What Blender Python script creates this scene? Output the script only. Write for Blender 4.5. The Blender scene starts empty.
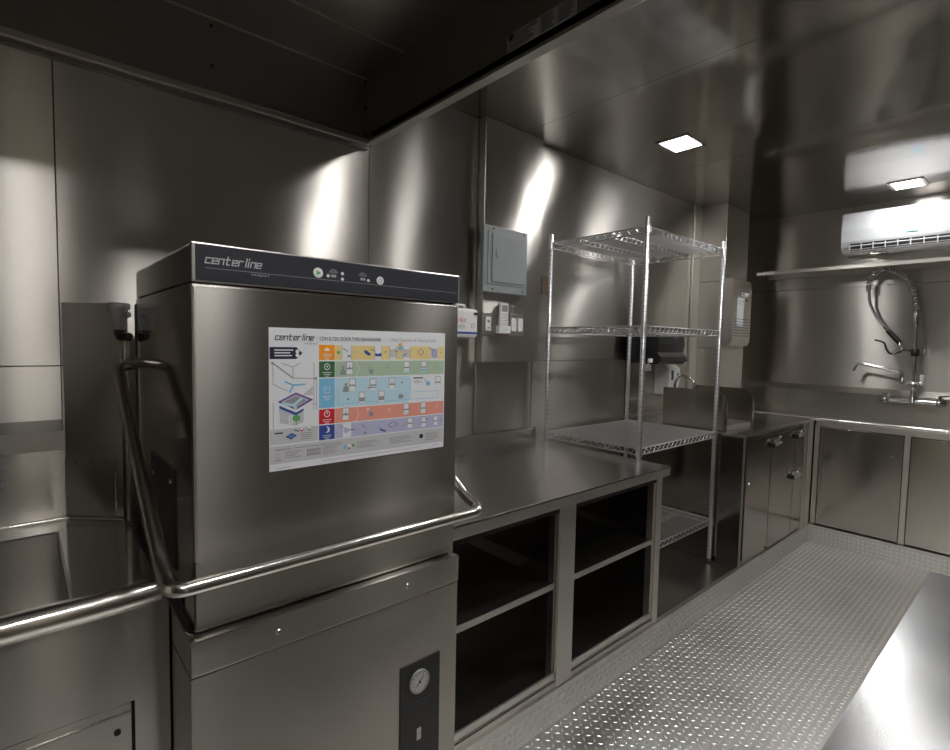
import bpy, bmesh, math, random
from mathutils import Vector, Matrix
random.seed(7)
D = bpy.data
scene = bpy.context.scene
col = scene.collection
PI = math.pi

# ------------------------------------------------------------------ materials
def nodes_of(name):
    m = D.materials.new(name); m.use_nodes = True
    nt = m.node_tree; nt.nodes.clear()
    out = nt.nodes.new('ShaderNodeOutputMaterial')
    b = nt.nodes.new('ShaderNodeBsdfPrincipled')
    nt.links.new(b.outputs[0], out.inputs[0])
    return m, nt, b

def mathn(nt, op, a, b=None, c=None):
    n = nt.nodes.new('ShaderNodeMath'); n.operation = op
    for i, v in enumerate((a, b, c)):
        if v is None: continue
        if isinstance(v, (int, float)): n.inputs[i].default_value = v
        else: nt.links.new(v, n.inputs[i])
    return n.outputs[0]

def steel(name, color=(0.60, 0.565, 0.52), rough=0.30, aniso=0.85, stretch='Z', flat='Y', warp=0.003,
          warp_scale=(2.2, 2.2, 0.9), grain=0.12, smudge=0.10, grainvec=(3, 3, 260)):
    """brushed stainless steel: highlights stretch across the grain"""
    m, nt, b = nodes_of(name)
    N, L = nt.nodes, nt.links
    b.inputs['Metallic'].default_value = 1.0
    b.inputs['Anisotropic'].default_value = aniso
    geo = N.new('ShaderNodeNewGeometry')
    tc = N.new('ShaderNodeTexCoord')
    # tangent: Z on upright faces, FLAT on level faces
    sep = N.new('ShaderNodeSeparateXYZ'); L.new(geo.outputs['True Normal'], sep.inputs[0])
    up = mathn(nt, 'GREATER_THAN', mathn(nt, 'ABSOLUTE', sep.outputs[2]), 0.75)
    axes = {'X': (1, 0.001, 0), 'Y': (0.001, 1, 0), 'Z': (0.001, 0.001, 1), 'D': (0.66, 0.75, 0.001)}
    mx = N.new('ShaderNodeMix'); mx.data_type = 'VECTOR'
    L.new(up, mx.inputs[0])
    mx.inputs[4].default_value = axes[stretch]; mx.inputs[5].default_value = axes[flat]
    if aniso > 0: L.new(mx.outputs[1], b.inputs['Tangent'])
    # fine grain
    mp = N.new('ShaderNodeMapping'); L.new(geo.outputs['Position'], mp.inputs[0]); mp.inputs[3].default_value = grainvec
    gn = N.new('ShaderNodeTexNoise'); gn.inputs['Scale'].default_value = 1.0; gn.inputs['Detail'].default_value = 3
    L.new(mp.outputs[0], gn.inputs['Vector'])
    # smudges
    sm = N.new('ShaderNodeTexNoise'); sm.inputs['Scale'].default_value = 5.0; sm.inputs['Detail'].default_value = 5
    L.new(geo.outputs['Position'], sm.inputs['Vector'])
    f = mathn(nt, 'ADD', mathn(nt, 'MULTIPLY', mathn(nt, 'SUBTRACT', gn.outputs[0], 0.5), grain * 2),
              mathn(nt, 'MULTIPLY', mathn(nt, 'SUBTRACT', sm.outputs[0], 0.5), smudge * 2))
    r = mathn(nt, 'MULTIPLY', mathn(nt, 'ADD', f, 1.0), rough)
    L.new(r, b.inputs['Roughness'])
    cm = N.new('ShaderNodeMix'); cm.data_type = 'RGBA'; cm.clamp_factor = False
    cm.inputs[6].default_value = (*[c * 0.9 for c in color], 1); cm.inputs[7].default_value = (*[min(1, c * 1.1) for c in color], 1)
    L.new(mathn(nt, 'ADD', mathn(nt, 'MULTIPLY', mathn(nt, 'SUBTRACT', sm.outputs[0], 0.5), 0.6), 0.5), cm.inputs[0])
    L.new(cm.outputs[2], b.inputs['Base Color'])
    # sheet warp
    if warp > 0:
        mw = N.new('ShaderNodeMapping'); L.new(geo.outputs['Position'], mw.inputs[0]); mw.inputs[3].default_value = warp_scale
        wn = N.new('ShaderNodeTexNoise'); wn.inputs['Scale'].default_value = 1.0; wn.inputs['Detail'].default_value = 1.0
        L.new(mw.outputs[0], wn.inputs['Vector'])
        bp = N.new('ShaderNodeBump'); bp.inputs['Strength'].default_value = 1.0; bp.inputs['Distance'].default_value = warp
        L.new(wn.outputs[0], bp.inputs['Height'])
        L.new(bp.outputs[0], b.inputs['Normal'])
    return m

def plain(name, color, rough=0.5, metal=0.0, noise=0.04, emit=None, coat=0.0):
    m, nt, b = nodes_of(name)
    N, L = nt.nodes, nt.links
    b.inputs['Metallic'].default_value = metal
    b.inputs['Roughness'].default_value = rough
    b.inputs['Coat Weight'].default_value = coat
    geo = N.new('ShaderNodeNewGeometry')
    n = N.new('ShaderNodeTexNoise'); n.inputs['Scale'].default_value = 14; n.inputs['Detail'].default_value = 3
    L.new(geo.outputs['Position'], n.inputs['Vector'])
    cm = N.new('ShaderNodeMix'); cm.data_type = 'RGBA'
    cm.inputs[6].default_value = (*[max(0, c * (1 - noise)) for c in color], 1)
    cm.inputs[7].default_value = (*[min(1, c * (1 + noise)) for c in color], 1)
    L.new(n.outputs[0], cm.inputs[0]); L.new(cm.outputs[2], b.inputs['Base Color'])
    if emit:
        b.inputs['Emission Color'].default_value = (*emit[:3], 1)
        b.inputs['Emission Strength'].default_value = emit[3]
    return m

STEEL = (0.53, 0.505, 0.47)
M = {}
M['wall'] = steel('brushed_steel_wall', STEEL, 0.305, 1.0, grain=0.0, smudge=0.05, warp=0.0055, warp_scale=(2.6, 2.6, 1.7))
M['ceiling'] = steel('satin_steel_ceiling', (0.50, 0.48, 0.45), 0.11, 0.6, grain=0.0, flat='Y', warp=0.006, warp_scale=(2.6, 1.4, 2.0))
M['door'] = steel('brushed_steel_machine', (0.47, 0.445, 0.41), 0.245, 1.0, grain=0.0, smudge=0.06, warp=0.002, warp_scale=(2, 2, 1))
M['side'] = steel('polished_steel_side', (0.48, 0.45, 0.41), 0.09, 0.4, grain=0.0, warp=0.0008)
M['counter'] = steel('satin_steel_worktop', (0.55, 0.53, 0.50), 0.225, 0.5, flat='Y', warp=0.002, grain=0.03, smudge=0.15, grainvec=(4, 240, 240))
M['scratch'] = steel('scratched_steel_worktop', (0.44, 0.445, 0.45), 0.26, 0.6, flat='D', warp=0.002, warp_scale=(4, 4, 4), grain=0.06, smudge=0.15, grainvec=(60, 60, 60))
M['cab'] = steel('brushed_steel_cabinet', (0.48, 0.455, 0.42), 0.17, 0.8, grain=0.04, warp=0.002)
M['cabdark'] = steel('darkened_cabinet_steel', (0.34, 0.32, 0.29), 0.15, 0.7, grain=0.03, warp=0.002)  # cabinet steel copy with dark reflections put into its colour
M['frame'] = steel('brushed_steel_trim', (0.64, 0.61, 0.57), 0.33, 0.5, grain=0.0, warp=0.0)
M['guard'] = steel('satin_steel_guard', (0.50, 0.47, 0.43), 0.17, 0.6, grain=0.03, warp=0.001)
M['sink'] = steel('sink_steel', (0.56, 0.545, 0.52), 0.19, 1.0, grain=0.0, warp=0.004, warp_scale=(3, 3, 2.2))
M['tube'] = steel('brushed_tube', (0.66, 0.63, 0.59), 0.20, 0.0, warp=0.0, grain=0.0, smudge=0.05)
M['chrome'] = plain('chrome', (0.82, 0.82, 0.82), 0.14, 1.0, 0.02)
M['zinc'] = plain('zinc_plated_wire', (0.80, 0.80, 0.81), 0.30, 1.0, 0.05)
M['tread'] = steel('aluminium_tread_plate', (0.66, 0.65, 0.63), 0.42, 0.0, warp=0.002, warp_scale=(5, 5, 5), grain=0.05, smudge=0.2)
M['lug'] = plain('bright_aluminium_lug', (0.88, 0.86, 0.83), 0.31, 1.0, 0.05)  # plate metal lightened to put the lugs' glints into the colour
M['white'] = plain('white_plastic', (0.80, 0.80, 0.80), 0.35, 0, 0.01)
M['acwhite'] = plain('glossy_white_plastic', (0.42, 0.43, 0.45), 0.3, 0, 0.01, coat=0.0)
M['black'] = plain('black_plastic', (0.012, 0.012, 0.013), 0.35, 0, 0.1)
M['rubber'] = plain('black_rubber', (0.02, 0.02, 0.02), 0.6, 0, 0.1)
M['gap'] = plain('dark_seam', (0.015, 0.014, 0.013), 0.8, 0, 0.1)
M['panelblue'] = plain('dark_slate_panel', (0.035, 0.037, 0.046), 0.32, 0, 0.05)
M['grey'] = plain('grey_enamel', (0.30, 0.33, 0.33), 0.38, 0, 0.03)
M['greydark'] = plain('grey_print', (0.30, 0.30, 0.31), 0.5)
M['greyprint'] = plain('pale_grey_print', (0.56, 0.56, 0.58), 0.5, 0, 0.02)
M['greymid'] = plain('mid_grey_print', (0.42, 0.42, 0.44), 0.5, 0, 0.02)
M['paper'] = plain('white_print_paper', (0.78, 0.79, 0.82), 0.35, 0, 0.01)
M['navy'] = plain('navy_print', (0.018, 0.022, 0.05), 0.4)
M['blueprint'] = plain('royal_blue_print', (0.035, 0.075, 0.30), 0.4)
M['sky'] = plain('sky_blue_print', (0.20, 0.50, 0.72), 0.4)
M['skypale'] = plain('pale_blue_print', (0.50, 0.70, 0.80), 0.4)
M['orange'] = plain('orange_print', (0.95, 0.33, 0.01), 0.4)
M['yellow'] = plain('pale_yellow_print', (0.80, 0.64, 0.28), 0.4)
M['green'] = plain('green_print', (0.04, 0.14, 0.05), 0.4)
M['greenmid'] = plain('leaf_green_print', (0.12, 0.40, 0.15), 0.4)
M['greenpale'] = plain('pale_green_print', (0.42, 0.54, 0.40), 0.4)
M['red'] = plain('red_print', (0.62, 0.015, 0.02), 0.4)
M['salmon'] = plain('salmon_print', (0.78, 0.32, 0.25), 0.4)
M['lilac'] = plain('lilac_print', (0.48, 0.48, 0.66), 0.4)
M['purple'] = plain('purple_print', (0.16, 0.07, 0.26), 0.4)
M['brown'] = plain('brown_tag', (0.16, 0.11, 0.07), 0.45, 0.4)
M['cast'] = plain('cast_grey_metal', (0.34, 0.34, 0.35), 0.45, 0.5, 0.25)
M['gauge'] = plain('gauge_face', (0.48, 0.48, 0.47), 0.3)
M['lamp'] = plain('led_diffuser', (1, 1, 1), 0.4, 0, 0.0, emit=(1.0, 0.985, 0.965, 125.0))
M['cream'] = plain('cream_reflection_panel', (0.62, 0.56, 0.47), 0.5)  # cream surface added out of view for the steel to reflect
M['darkwall'] = plain('dark_unseen_wall', (0.09, 0.085, 0.08), 0.35, 0.5)  # plain walls out of view, kept dark so the steel reflects dark
M['galv'] = plain('dull_galvanised', (0.42, 0.40, 0.37), 0.5, 1.0, 0.15)
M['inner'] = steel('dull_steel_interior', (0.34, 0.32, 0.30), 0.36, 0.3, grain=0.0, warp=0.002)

# ------------------------------------------------------------------ mesh builder
class MB:
    def __init__(s): s.v = []; s.f = []; s.m = []; s.sm = []; s.mats = []
    def mi(s, mat):
        if mat not in s.mats: s.mats.append(mat)
        return s.mats.index(mat)
    def add(s, vs, fs, mat, smooth=False):
        o = len(s.v); s.v += [tuple(v) for v in vs]; k = s.mi(mat)
        for f in fs: s.f.append(tuple(o + i for i in f)); s.m.append(k); s.sm.append(smooth)
        return s
    def box(s, x0, x1, y0, y1, z0, z1, mat, bev=0.0, rot=None):
        x0, x1 = sorted((x0, x1)); y0, y1 = sorted((y0, y1)); z0, z1 = sorted((z0, z1))
        if bev <= 0:
            vs = [(x, y, z) for x in (x0, x1) for y in (y0, y1) for z in (z0, z1)]
            fs = [(0, 1, 3, 2), (4, 6, 7, 5), (0, 4, 5, 1), (2, 3, 7, 6), (0, 2, 6, 4), (1, 5, 7, 3)]
            if rot: vs = [rot @ Vector(v) for v in vs]
            return s.add(vs, fs, mat)
        bm = bmesh.new(); bmesh.ops.create_cube(bm, size=1)
        for v in bm.verts: v.co = Vector(((x0 + x1) / 2 + v.co.x * (x1 - x0), (y0 + y1) / 2 + v.co.y * (y1 - y0), (z0 + z1) / 2 + v.co.z * (z1 - z0)))
        bmesh.ops.bevel(bm, geom=bm.edges[:], offset=min(bev, (x1 - x0) * .45, (y1 - y0) * .45, (z1 - z0) * .45), segments=2, affect='EDGES', profile=0.5)
        return s.bm(bm, mat, rot)
    def bm(s, bm, mat, rot=None, smooth=False):
        bmesh.ops.recalc_face_normals(bm, faces=bm.faces[:])
        bm.verts.index_update()
        vs = [(rot @ v.co) if rot else v.co.copy() for v in bm.verts]
        fs = [[v.index for v in f.verts] for f in bm.faces]
        s.add(vs, fs, mat, smooth); bm.free(); return s
    def tube(s, pts, r, mat, n=10, closed=False, caps=True):
        pts = [Vector(p) for p in pts]; k = len(pts)
        rs = r if isinstance(r, (list, tuple)) else [r] * k
        ts = []
        for i in range(k):
            a = pts[i - 1] if (i > 0 or closed) else pts[i]; b = pts[(i + 1) % k] if (i < k - 1 or closed) else pts[i]
            ts.append((b - a).normalized())
        ref = Vector((0, 0, 1)) if abs(ts[0].z) < 0.9 else Vector((1, 0, 0))
        u = ts[0].cross(ref).normalized(); vs = []
        for i in range(k):
            u = (u - ts[i] * u.dot(ts[i])).normalized(); w = ts[i].cross(u)
            for j in range(n):
                a = 2 * PI * j / n
                vs.append(pts[i] + (u * math.cos(a) + w * math.sin(a)) * rs[i])
        fs = []
        for i in range(k if closed else k - 1):
            a = i * n; b = ((i + 1) % k) * n
            for j in range(n): fs.append((a + j, a + (j + 1) % n, b + (j + 1) % n, b + j))
        s.add(vs, fs, mat, True)
        if caps and not closed:
            s.add(vs[:n][::-1], [tuple(range(n))], mat); s.add(vs[-n:], [tuple(range(n))], mat)
        return s
    def cyl(s, p0, p1, r, mat, n=20, r1=None):
        return s.tube([p0, p1], [r, r if r1 is None else r1], mat, n)
    def lathe(s, c, axis, prof, mat, n=20):
        """prof: (distance along axis, radius)"""
        a = Vector(axis).normalized(); ref = Vector((0, 0, 1)) if abs(a.z) < 0.9 else Vector((1, 0, 0))
        u = a.cross(ref).normalized(); w = a.cross(u); c = Vector(c); vs = []
        for d, r in prof:
            for j in range(n):
                t = 2 * PI * j / n; vs.append(c + a * d + (u * math.cos(t) + w * math.sin(t)) * r)
        fs = [(i * n + j, i * n + (j + 1) % n, (i + 1) * n + (j + 1) % n, (i + 1) * n + j) for i in range(len(prof) - 1) for j in range(n)]
        s.add(vs, fs, mat, True)
        s.add(vs[:n][::-1], [tuple(range(n))], mat); s.add(vs[-n:], [tuple(range(n))], mat)
        return s
    def prism(s, poly, o, u, v, depth, mat):
        """poly in (u,v) at o, extruded by vector depth"""
        o, u, v, d = Vector(o), Vector(u), Vector(v), Vector(depth); n = len(poly)
        a = [o + u * p[0] + v * p[1] for p in poly]; b = [p + d for p in a]
        bm = bmesh.new(); va = [bm.verts.new(p) for p in a]; vb = [bm.verts.new(p) for p in b]
        bm.faces.new(va[::-1]); bm.faces.new(vb)
        for i in range(n): bm.faces.new((va[i], va[(i + 1) % n], vb[(i + 1) % n], vb[i]))
        return s.bm(bm, mat)
    def text(s, body, o, u, v, size, mat, align='LEFT', shear=0.0, lift=0.0006, xs=1.0):
        c = D.curves.new('t', 'FONT'); c.body = body; c.size = size; c.align_x = align; c.shear = shear; c.resolution_u = 2
        ob = D.objects.new('t', c); col.objects.link(ob)
        me = D.meshes.new_from_object(ob.evaluated_get(bpy.context.evaluated_depsgraph_get()))
        o, u, v = Vector(o), Vector(u), Vector(v); n = u.cross(v)
        s.add([o + u * p.co.x * xs + v * p.co.y + n * lift for p in me.vertices], [tuple(q.vertices) for q in me.polygons], mat)
        D.objects.remove(ob); D.curves.remove(c); D.meshes.remove(me); return s
    def build(s, name, parent=None, kind=None):
        me = D.meshes.new(name); me.from_pydata(s.v, [], s.f)
        for m in s.mats: me.materials.append(M[m])
        me.polygons.foreach_set('material_index', s.m); me.polygons.foreach_set('use_smooth', s.sm); me.update()
        o = D.objects.new(name, me); col.objects.link(o)
        if parent: 
            o.parent = parent
            if parent.type == 'EMPTY': o.matrix_parent_inverse = Matrix.Translation(parent.location).inverted()
        if kind: o['kind'] = kind
        return o

def thing(name, label, cat, loc=(0, 0, 0), group=None):
    o = D.objects.new(name, None); col.objects.link(o); o.location = loc; o.empty_display_size = 0.1
    return tag(o, label, cat, group)
def tag(o, label, cat, group=None):
    o['label'] = label; o['category'] = cat
    if group: o['group'] = group
    return o

def fillet(pts, r, n=6):
    pts = [Vector(p) for p in pts]; out = [pts[0]]
    for i in range(1, len(pts) - 1):
        a, b, c = pts[i - 1], pts[i], pts[i + 1]
        d0 = (a - b); d1 = (c - b); rr = min(r, d0.length * .49, d1.length * .49)
        p0 = b + d0.normalized() * rr; p1 = b + d1.normalized() * rr
        for k in range(n + 1):
            t = k / n; out.append(p0 * (1 - t) ** 2 + b * 2 * t * (1 - t) + p1 * t * t)
    out.append(pts[-1]); return out

def spline(pts, n=8):
    pts = [Vector(p) for p in pts]; P = [pts[0]] + pts + [pts[-1]]; out = []
    for i in range(1, len(P) - 2):
        for k in range(n):
            t = k / n; a, b, c, d = P[i - 1], P[i], P[i + 1], P[i + 2]
            out.append(0.5 * ((2 * b) + (c - a) * t + (2 * a - 5 * b + 4 * c - d) * t * t + (3 * b - a - 3 * c + d) * t ** 3))
    out.append(pts[-1]); return out

# ------------------------------------------------------------------ dimensions
W, ZC, XB, YR, XR = 1.99, 2.52, 4.90, -0.72, -1.25    # left wall, ceiling, back wall, right wall, rear wall

# ------------------------------------------------------------------ setting
def panel(b, x0, x1, z0, z1, y=W, t=0.05, tilt=0.0012, mat='wall'):
    r = lambda: random.uniform(-tilt, tilt)
    f = [(x0, y + r(), z0), (x1, y + r(), z0), (x1, y + r(), z1), (x0, y + r(), z1)]
    k = [(p[0], y + t, p[2]) for p in f]
    b.add(f + k, [(0, 1, 2, 3), (7, 6, 5, 4), (0, 4, 5, 1), (1, 5, 6, 2), (2, 6, 7, 3), (3, 7, 4, 0)], mat)
b = MB()
g = 0.0015
for x0, x1, zs in [(XR, .087, (0, 1.31, ZC)), (.087, 1.127, (0, 1.31, ZC)), (1.127, 1.745, (0, ZC)),
                   (1.745, 2.175, (0, 1.306, ZC)), (2.175, 3.95, (0, 1.31, ZC)), (3.95, XB, (0, 1.31, ZC))]:
    for z0, z1 in zip(zs[:-1], zs[1:]): panel(b, x0 + g, x1 - g, z0 + g, z1 - g)
b.box(XR, XB, W + .03, W + .08, 0, ZC, 'gap')
b.build('wall_left', kind='structure')
b = MB(); b.box(XB, XB + .06, YR - .06, W + .08, 0, 1.9, 'wall').box(XB, XB + .06, YR - .06, W + .08, 1.903, ZC, 'wall'); b.build('wall_back', kind='structure')
b = MB()
for x0, x1 in ((XR, -.03), (.17, 1.9), (1.9, 3.3), (3.3, XB)): b.box(x0 + g, x1 - g, YR - .06, YR, 0, ZC, 'darkwall')
b.box(-.03, .17, YR - .06, YR + .004, 0, ZC, 'cream')  # unseen bright strip added to show in the sink and wall steel
b.build('wall_right', kind='structure')
b = MB(); b.box(XR - .06, XR, YR - .06, .25, 0, ZC, 'darkwall').box(XR - .06, XR, .25, 1.15, 0, ZC, 'cream').box(XR - .06, XR, 1.15, W + .08, 0, ZC, 'wall'); b.build('wall_rear', kind='structure')  # unseen rear wall; its cream part is added to lighten steel reflections
b = MB()
xs = [XR, -.10, 1.0, 2.03, 3.16, 4.3, XB]
for x0, x1 in zip(xs[:-1], xs[1:]): b.box(x0 + .0012, x1 - .0012, YR - .06, W + .08, ZC, ZC + .04, 'ceiling')
b.box(XR, XB, YR, W + .08, ZC + .04, ZC + .06, 'gap')
b.build('ceiling', kind='structure')

def lugs(b, x0, x1, y0, y1, pitch, fn, L=0.0105, Wd=0.0036, H=0.0017):
    """raised diamond-plate lugs on a (u,v) sheet; fn maps (u, v, height) to the world"""
    nu = int((x1 - x0) / pitch); nv = int((y1 - y0) / pitch)
    ring = [(math.cos(a), math.sin(a)) for a in [2 * PI * i / 8 for i in range(8)]]
    for i in range(nu):
        for j in range(nv):
            cu = x0 + (i + .5) * pitch; cv = y0 + (j + .5) * pitch
            a = PI / 4 if (i + j) % 2 else -PI / 4
            ca, sa = math.cos(a), math.sin(a); vs = []
            for k, h in ((1.0, 0.0), (0.62, H)):
                for p in ring:
                    x, y = p[0] * L * k, p[1] * Wd * k
                    vs.append(fn(cu + x * ca - y * sa, cv + x * sa + y * ca, h))
            fs = [(q, (q + 1) % 8, 8 + (q + 1) % 8, 8 + q) for q in range(8)] + [tuple(range(8, 16))]
            b.add(vs, fs, 'lug', True)
b = MB(); b.box(XR, 3.66, YR, W + .08, -.05, 0, 'tread'); b.box(3.662, XB, YR, W + .08, -.05, 0.0, 'tread')
lugs(b, .70, 4.32, .20, 1.17, .0262, lambda u, v, h: (u, v, h))
b.build('floor', kind='structure')
b = MB(); b.box(.885, 4.328, 1.170, 1.18, 0, .125, 'tread')
lugs(b, .89, 4.32, .004, .122, .0262, lambda u, v, h: (u, 1.170 - h, v))
b.box(.885, 4.328, 1.168, 1.19, .125, .129, 'frame')
b.build('baseboard_left', kind='structure')
b = MB(); b.box(4.316, 4.326, YR, 1.170, 0, .127, 'tread')
lugs(b, YR, 1.165, .004, .122, .0262, lambda u, v, h: (4.316 - h, u, v), H=.0007)
b.box(4.31, 4.326, YR, 1.170, .124, .129, 'frame')
b.build('baseboard_back', kind='structure')
b = MB(); b.box(.885, 4.328, 1.18, W, 0, .125, 'counter'); b.build('trim_1', kind='structure')       # raised platform
# wall chase carrying the electrics
b = MB(); b.box(1.745, 2.172, 1.94, W - .002, 1.306, ZC - .001, 'wall', .002); b.build('trim_2', kind='structure')
b = MB(); b.box(1.752, 2.095, 1.982, W - .001, .935, 1.302, 'wall'); b.build('trim_3', kind='structure')
# corner column and its trim
b = MB(); b.box(4.125, 4.545, 1.778, W - .002, .91, 1.40, 'wall', .002).box(4.125, 4.545, 1.778, W - .002, 1.403, 1.925, 'wall', .002).box(4.125, 4.545, 1.778, W - .002, 1.928, ZC - .001, 'wall', .002)
b.build('trim_4', kind='structure')
b = MB(); b.box(4.00, 4.123, 1.972, W - .002, .91, ZC - .001, 'frame', .002); b.build('trim_5', kind='structure')

# ------------------------------------------------------------------ ceiling lights
def light(x, y, label):
    t = thing('ceiling_light', label, 'light', (x, y, ZC), 'square led lights in the steel ceiling')
    b = MB()
    for sx in (-1, 1): b.box(x + sx * .085, x + sx * .105, y - .095, y + .095, ZC - .006, ZC, 'frame')
    for sy in (-1, 1): b.box(x - .085, x + .085, y + sy * .075, y + sy * .095, ZC - .006, ZC, 'frame')
    b.build('frame', t)
    MB().box(x - .085, x + .085, y - .075, y + .075, ZC - .004, ZC - .001, 'lamp').build('diffuser', t)
light(2.75, 1.455, 'square ceiling light above the wire rack')
light(4.47, .755, 'square ceiling light just in front of the white air conditioner')
light(1.62, .62, 'square ceiling light nearest the extraction hood edge')
light(2.60, .04, 'square ceiling light above the aisle beyond the scratched worktop')
light(.62, .10, 'added unseen square ceiling light above the scratched worktop')  # added lamp out of view, for light and reflections on the steel
light(.02, -.36, 'added unseen square ceiling light brightening the cream strip of the side wall')  # added lamp out of view that lights the cream strip
light(-.75, .75, 'added unseen square ceiling light at the rear end of the kitchen')  # added lamp out of view, gives the steel something to reflect

# ------------------------------------------------------------------ extraction hood
t = thing('extraction_hood', 'large dark steel extraction hood hanging over the dishwasher', 'hood', (0, W, 2.24))
HX, HY = 1.108, .744
b = MB()
b.box(XR + .01, HX, 1.978, 1.986, 2.245, 2.49, 'inner')                # rear sheet
b.box(XR + .01, HX, HY, 1.978, 2.49, 2.50, 'inner')
b.build('back_panel', t)
b = MB(); b.box(HX, HX + .012, HY, 1.986, 2.24, ZC - .002, 'inner'); b.build('end_panel', t)
b = MB(); b.box(XR + .01, HX + .012, HY - .012, HY, 2.24, ZC - .002, 'inner'); b.build('front_panel', t)
b = MB(); b.box(XR + .01, HX, 1.952, 1.986, 2.214, 2.238, 'frame', .004).box(XR + .01, HX, 1.962, 1.984, 2.200, 2.214, 'inner')
b.build('wall_rail', t)
b = MB(); b.box(HX, HX + .036, HY - .036, 1.986, 2.228, 2.24, 'frame', .002).box(HX, HX + .006, HY, 1.93, 2.24, 2.262, 'frame'); b.build('lip', t)
b = MB(); b.box(XR + .01, HX, HY - .036, HY, 2.228, 2.24, 'frame', .002); b.build('lip', t)
b = MB()
for y in (1.70,): b.box(XR + .02, HX, y, y + .004, 2.486, 2.49, 'frame')
b.box(XR + .02, HX, 1.974, 1.978, 2.484, 2.49, 'frame')
b.build('seam', t)
for x, z in ((.155, 2.405), (.512, 2.462), (.513, 2.331), (1.100, 2.475), (1.100, 2.37), (1.100, 2.265)):
    MB().cyl((x, 1.978, z), (x, 1.974, z), .005, 'gap', 10).build('rivet', t)
b = MB()
for y0, y1 in ((1.143, 1.020), (1.016, .958), (.954, .888)):
    b.box(HX - .0015, HX, y0, y1, 2.262, 2.312, 'greymid')
    k = 0
    for z in [2.307 - .0055 * q for q in range(8)]:
        w = (y0 - y1); b.box(HX - .002, HX - .0014, y0 - .006, y1 + .006 + w * random.choice((0, .1, .25)), z - .0024, z, 'gap'); k += 1
b.box(HX - .0022, HX - .0013, 1.138, 1.118, 2.293, 2.310, 'gap')
b.build('rating_label', t)

# ------------------------------------------------------------------ dishwasher
dw = thing('dishwasher', 'tall stainless steel door-type dishwasher with a printed guide on its door', 'dishwasher', (.555, 1.37, 0))
YD = 1.075; X0, X1, YB = .239, .880, 1.69
base = MB(); base.box(.226, .884, 1.064, 1.70, .10, .748, 'door', .002)
base.box(.226, .884, 1.060, 1.70, .751, .822, 'door', .002)
base.box(.230, .880, 1.068, 1.69, .745, .755, 'gap')
base.box(.232, .878, 1.10, 1.69, .822, .829, 'gap')
bo = base.build('base_cabinet', dw)
for x in (.393, .719):
    MB().lathe((x, 1.061, .785), (0, -1, 0), [(0, .007), (.002, .007), (.0035, .004)], 'chrome', 14).box(x - .005, x + .005, 1.056, 1.0575, .7844, .7856, 'gap').build('screw', bo)
for x in (.27, .84):
    for y in (1.12, 1.64): MB().lathe((x, y, 0), (0, 0, 1), [(0, .022), (.02, .022), (.03, .014), (.10, .014)], 'rubber').build('leg', dw)
cp = MB().box(.700, .826, 1.0615, 1.066, .20, .573, 'black', .001).build('control_plate', bo)
# the gauge is printed and set into the black plate
b = MB(); gx, gz = .757, .519
b.lathe((gx, 1.062, gz), (0, -1, 0), [(0, .031), (.006, .031), (.007, .028), (.0045, .027), (.0045, .001)], 'cast', 28)
b.lathe((gx, 1.0575, gz), (0, -1, 0), [(0, .026), (.0005, .026)], 'gauge', 28)
for i in range(11):
    a = math.radians(225 - 27 * i); b.tube([(gx + .019 * math.cos(a), 1.0566, gz + .019 * math.sin(a)), (gx + .024 * math.cos(a), 1.0566, gz + .024 * math.sin(a))], .0007, 'gap', 4)
b.tube([(gx - .010, 1.0564, gz - .010), (gx + .012, 1.0564, gz + .013)], .0011, 'gap', 4)
b.cyl((gx, 1.057, gz), (gx, 1.055, gz), .003, 'gap', 10)
b.build('temperature_gauge', bo)
b = MB(); b.box(.752, .766, 1.060, 1.062, .358, .39, 'greymid', .001); b.build('indicator_window', bo)
b = MB()
for z, l in ((.462, .07), (.450, .055)): b.box(.763 - l / 2, .763 + l / 2, 1.0608, 1.0616, z, z + .004, 'panelblue')
b.build('faint_print', bo)

# door: upper face flat, slight fold near the bottom
prof = [(YB, .828), (YD + .006, .828), (YD + .005, .832), (YD, .966), (YD, 1.498), (YD + .004, 1.503), (YB, 1.503)]
b = MB(); b.prism(prof, (X0 + .002, 0, 0), (0, 1, 0), (0, 0, 1), (X1 - X0 - .004, 0, 0), 'door')
b.box(X0 - .0005, X0 + .004, YD + .012, YB, .828, 1.503, 'side')
b.tube([(X0 + .003, YD + .002, .97), (X0 + .003, YD + .002, 1.495)], .003, 'frame', 6)
door = b.build('door', dw)
b = MB(); b.box(X0 + .001, X1 - .001, YD + .001, YB, 1.506, 1.578, 'side', .003)
b.box(X0 + .006, X1 - .006, YD + .01, YB - .004, 1.500, 1.507, 'gap')
top = b.build('top_cover', dw)
b = MB(); b.box(X0, X1, YD - .002, YD + .004, 1.506, 1.579, 'frame', .002)
b.box(X0 + .007, X1 - .004, YD - .0045, YD - .001, 1.5095, 1.576, 'panelblue', .001)
cpn = b.build('control_panel', dw)

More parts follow.
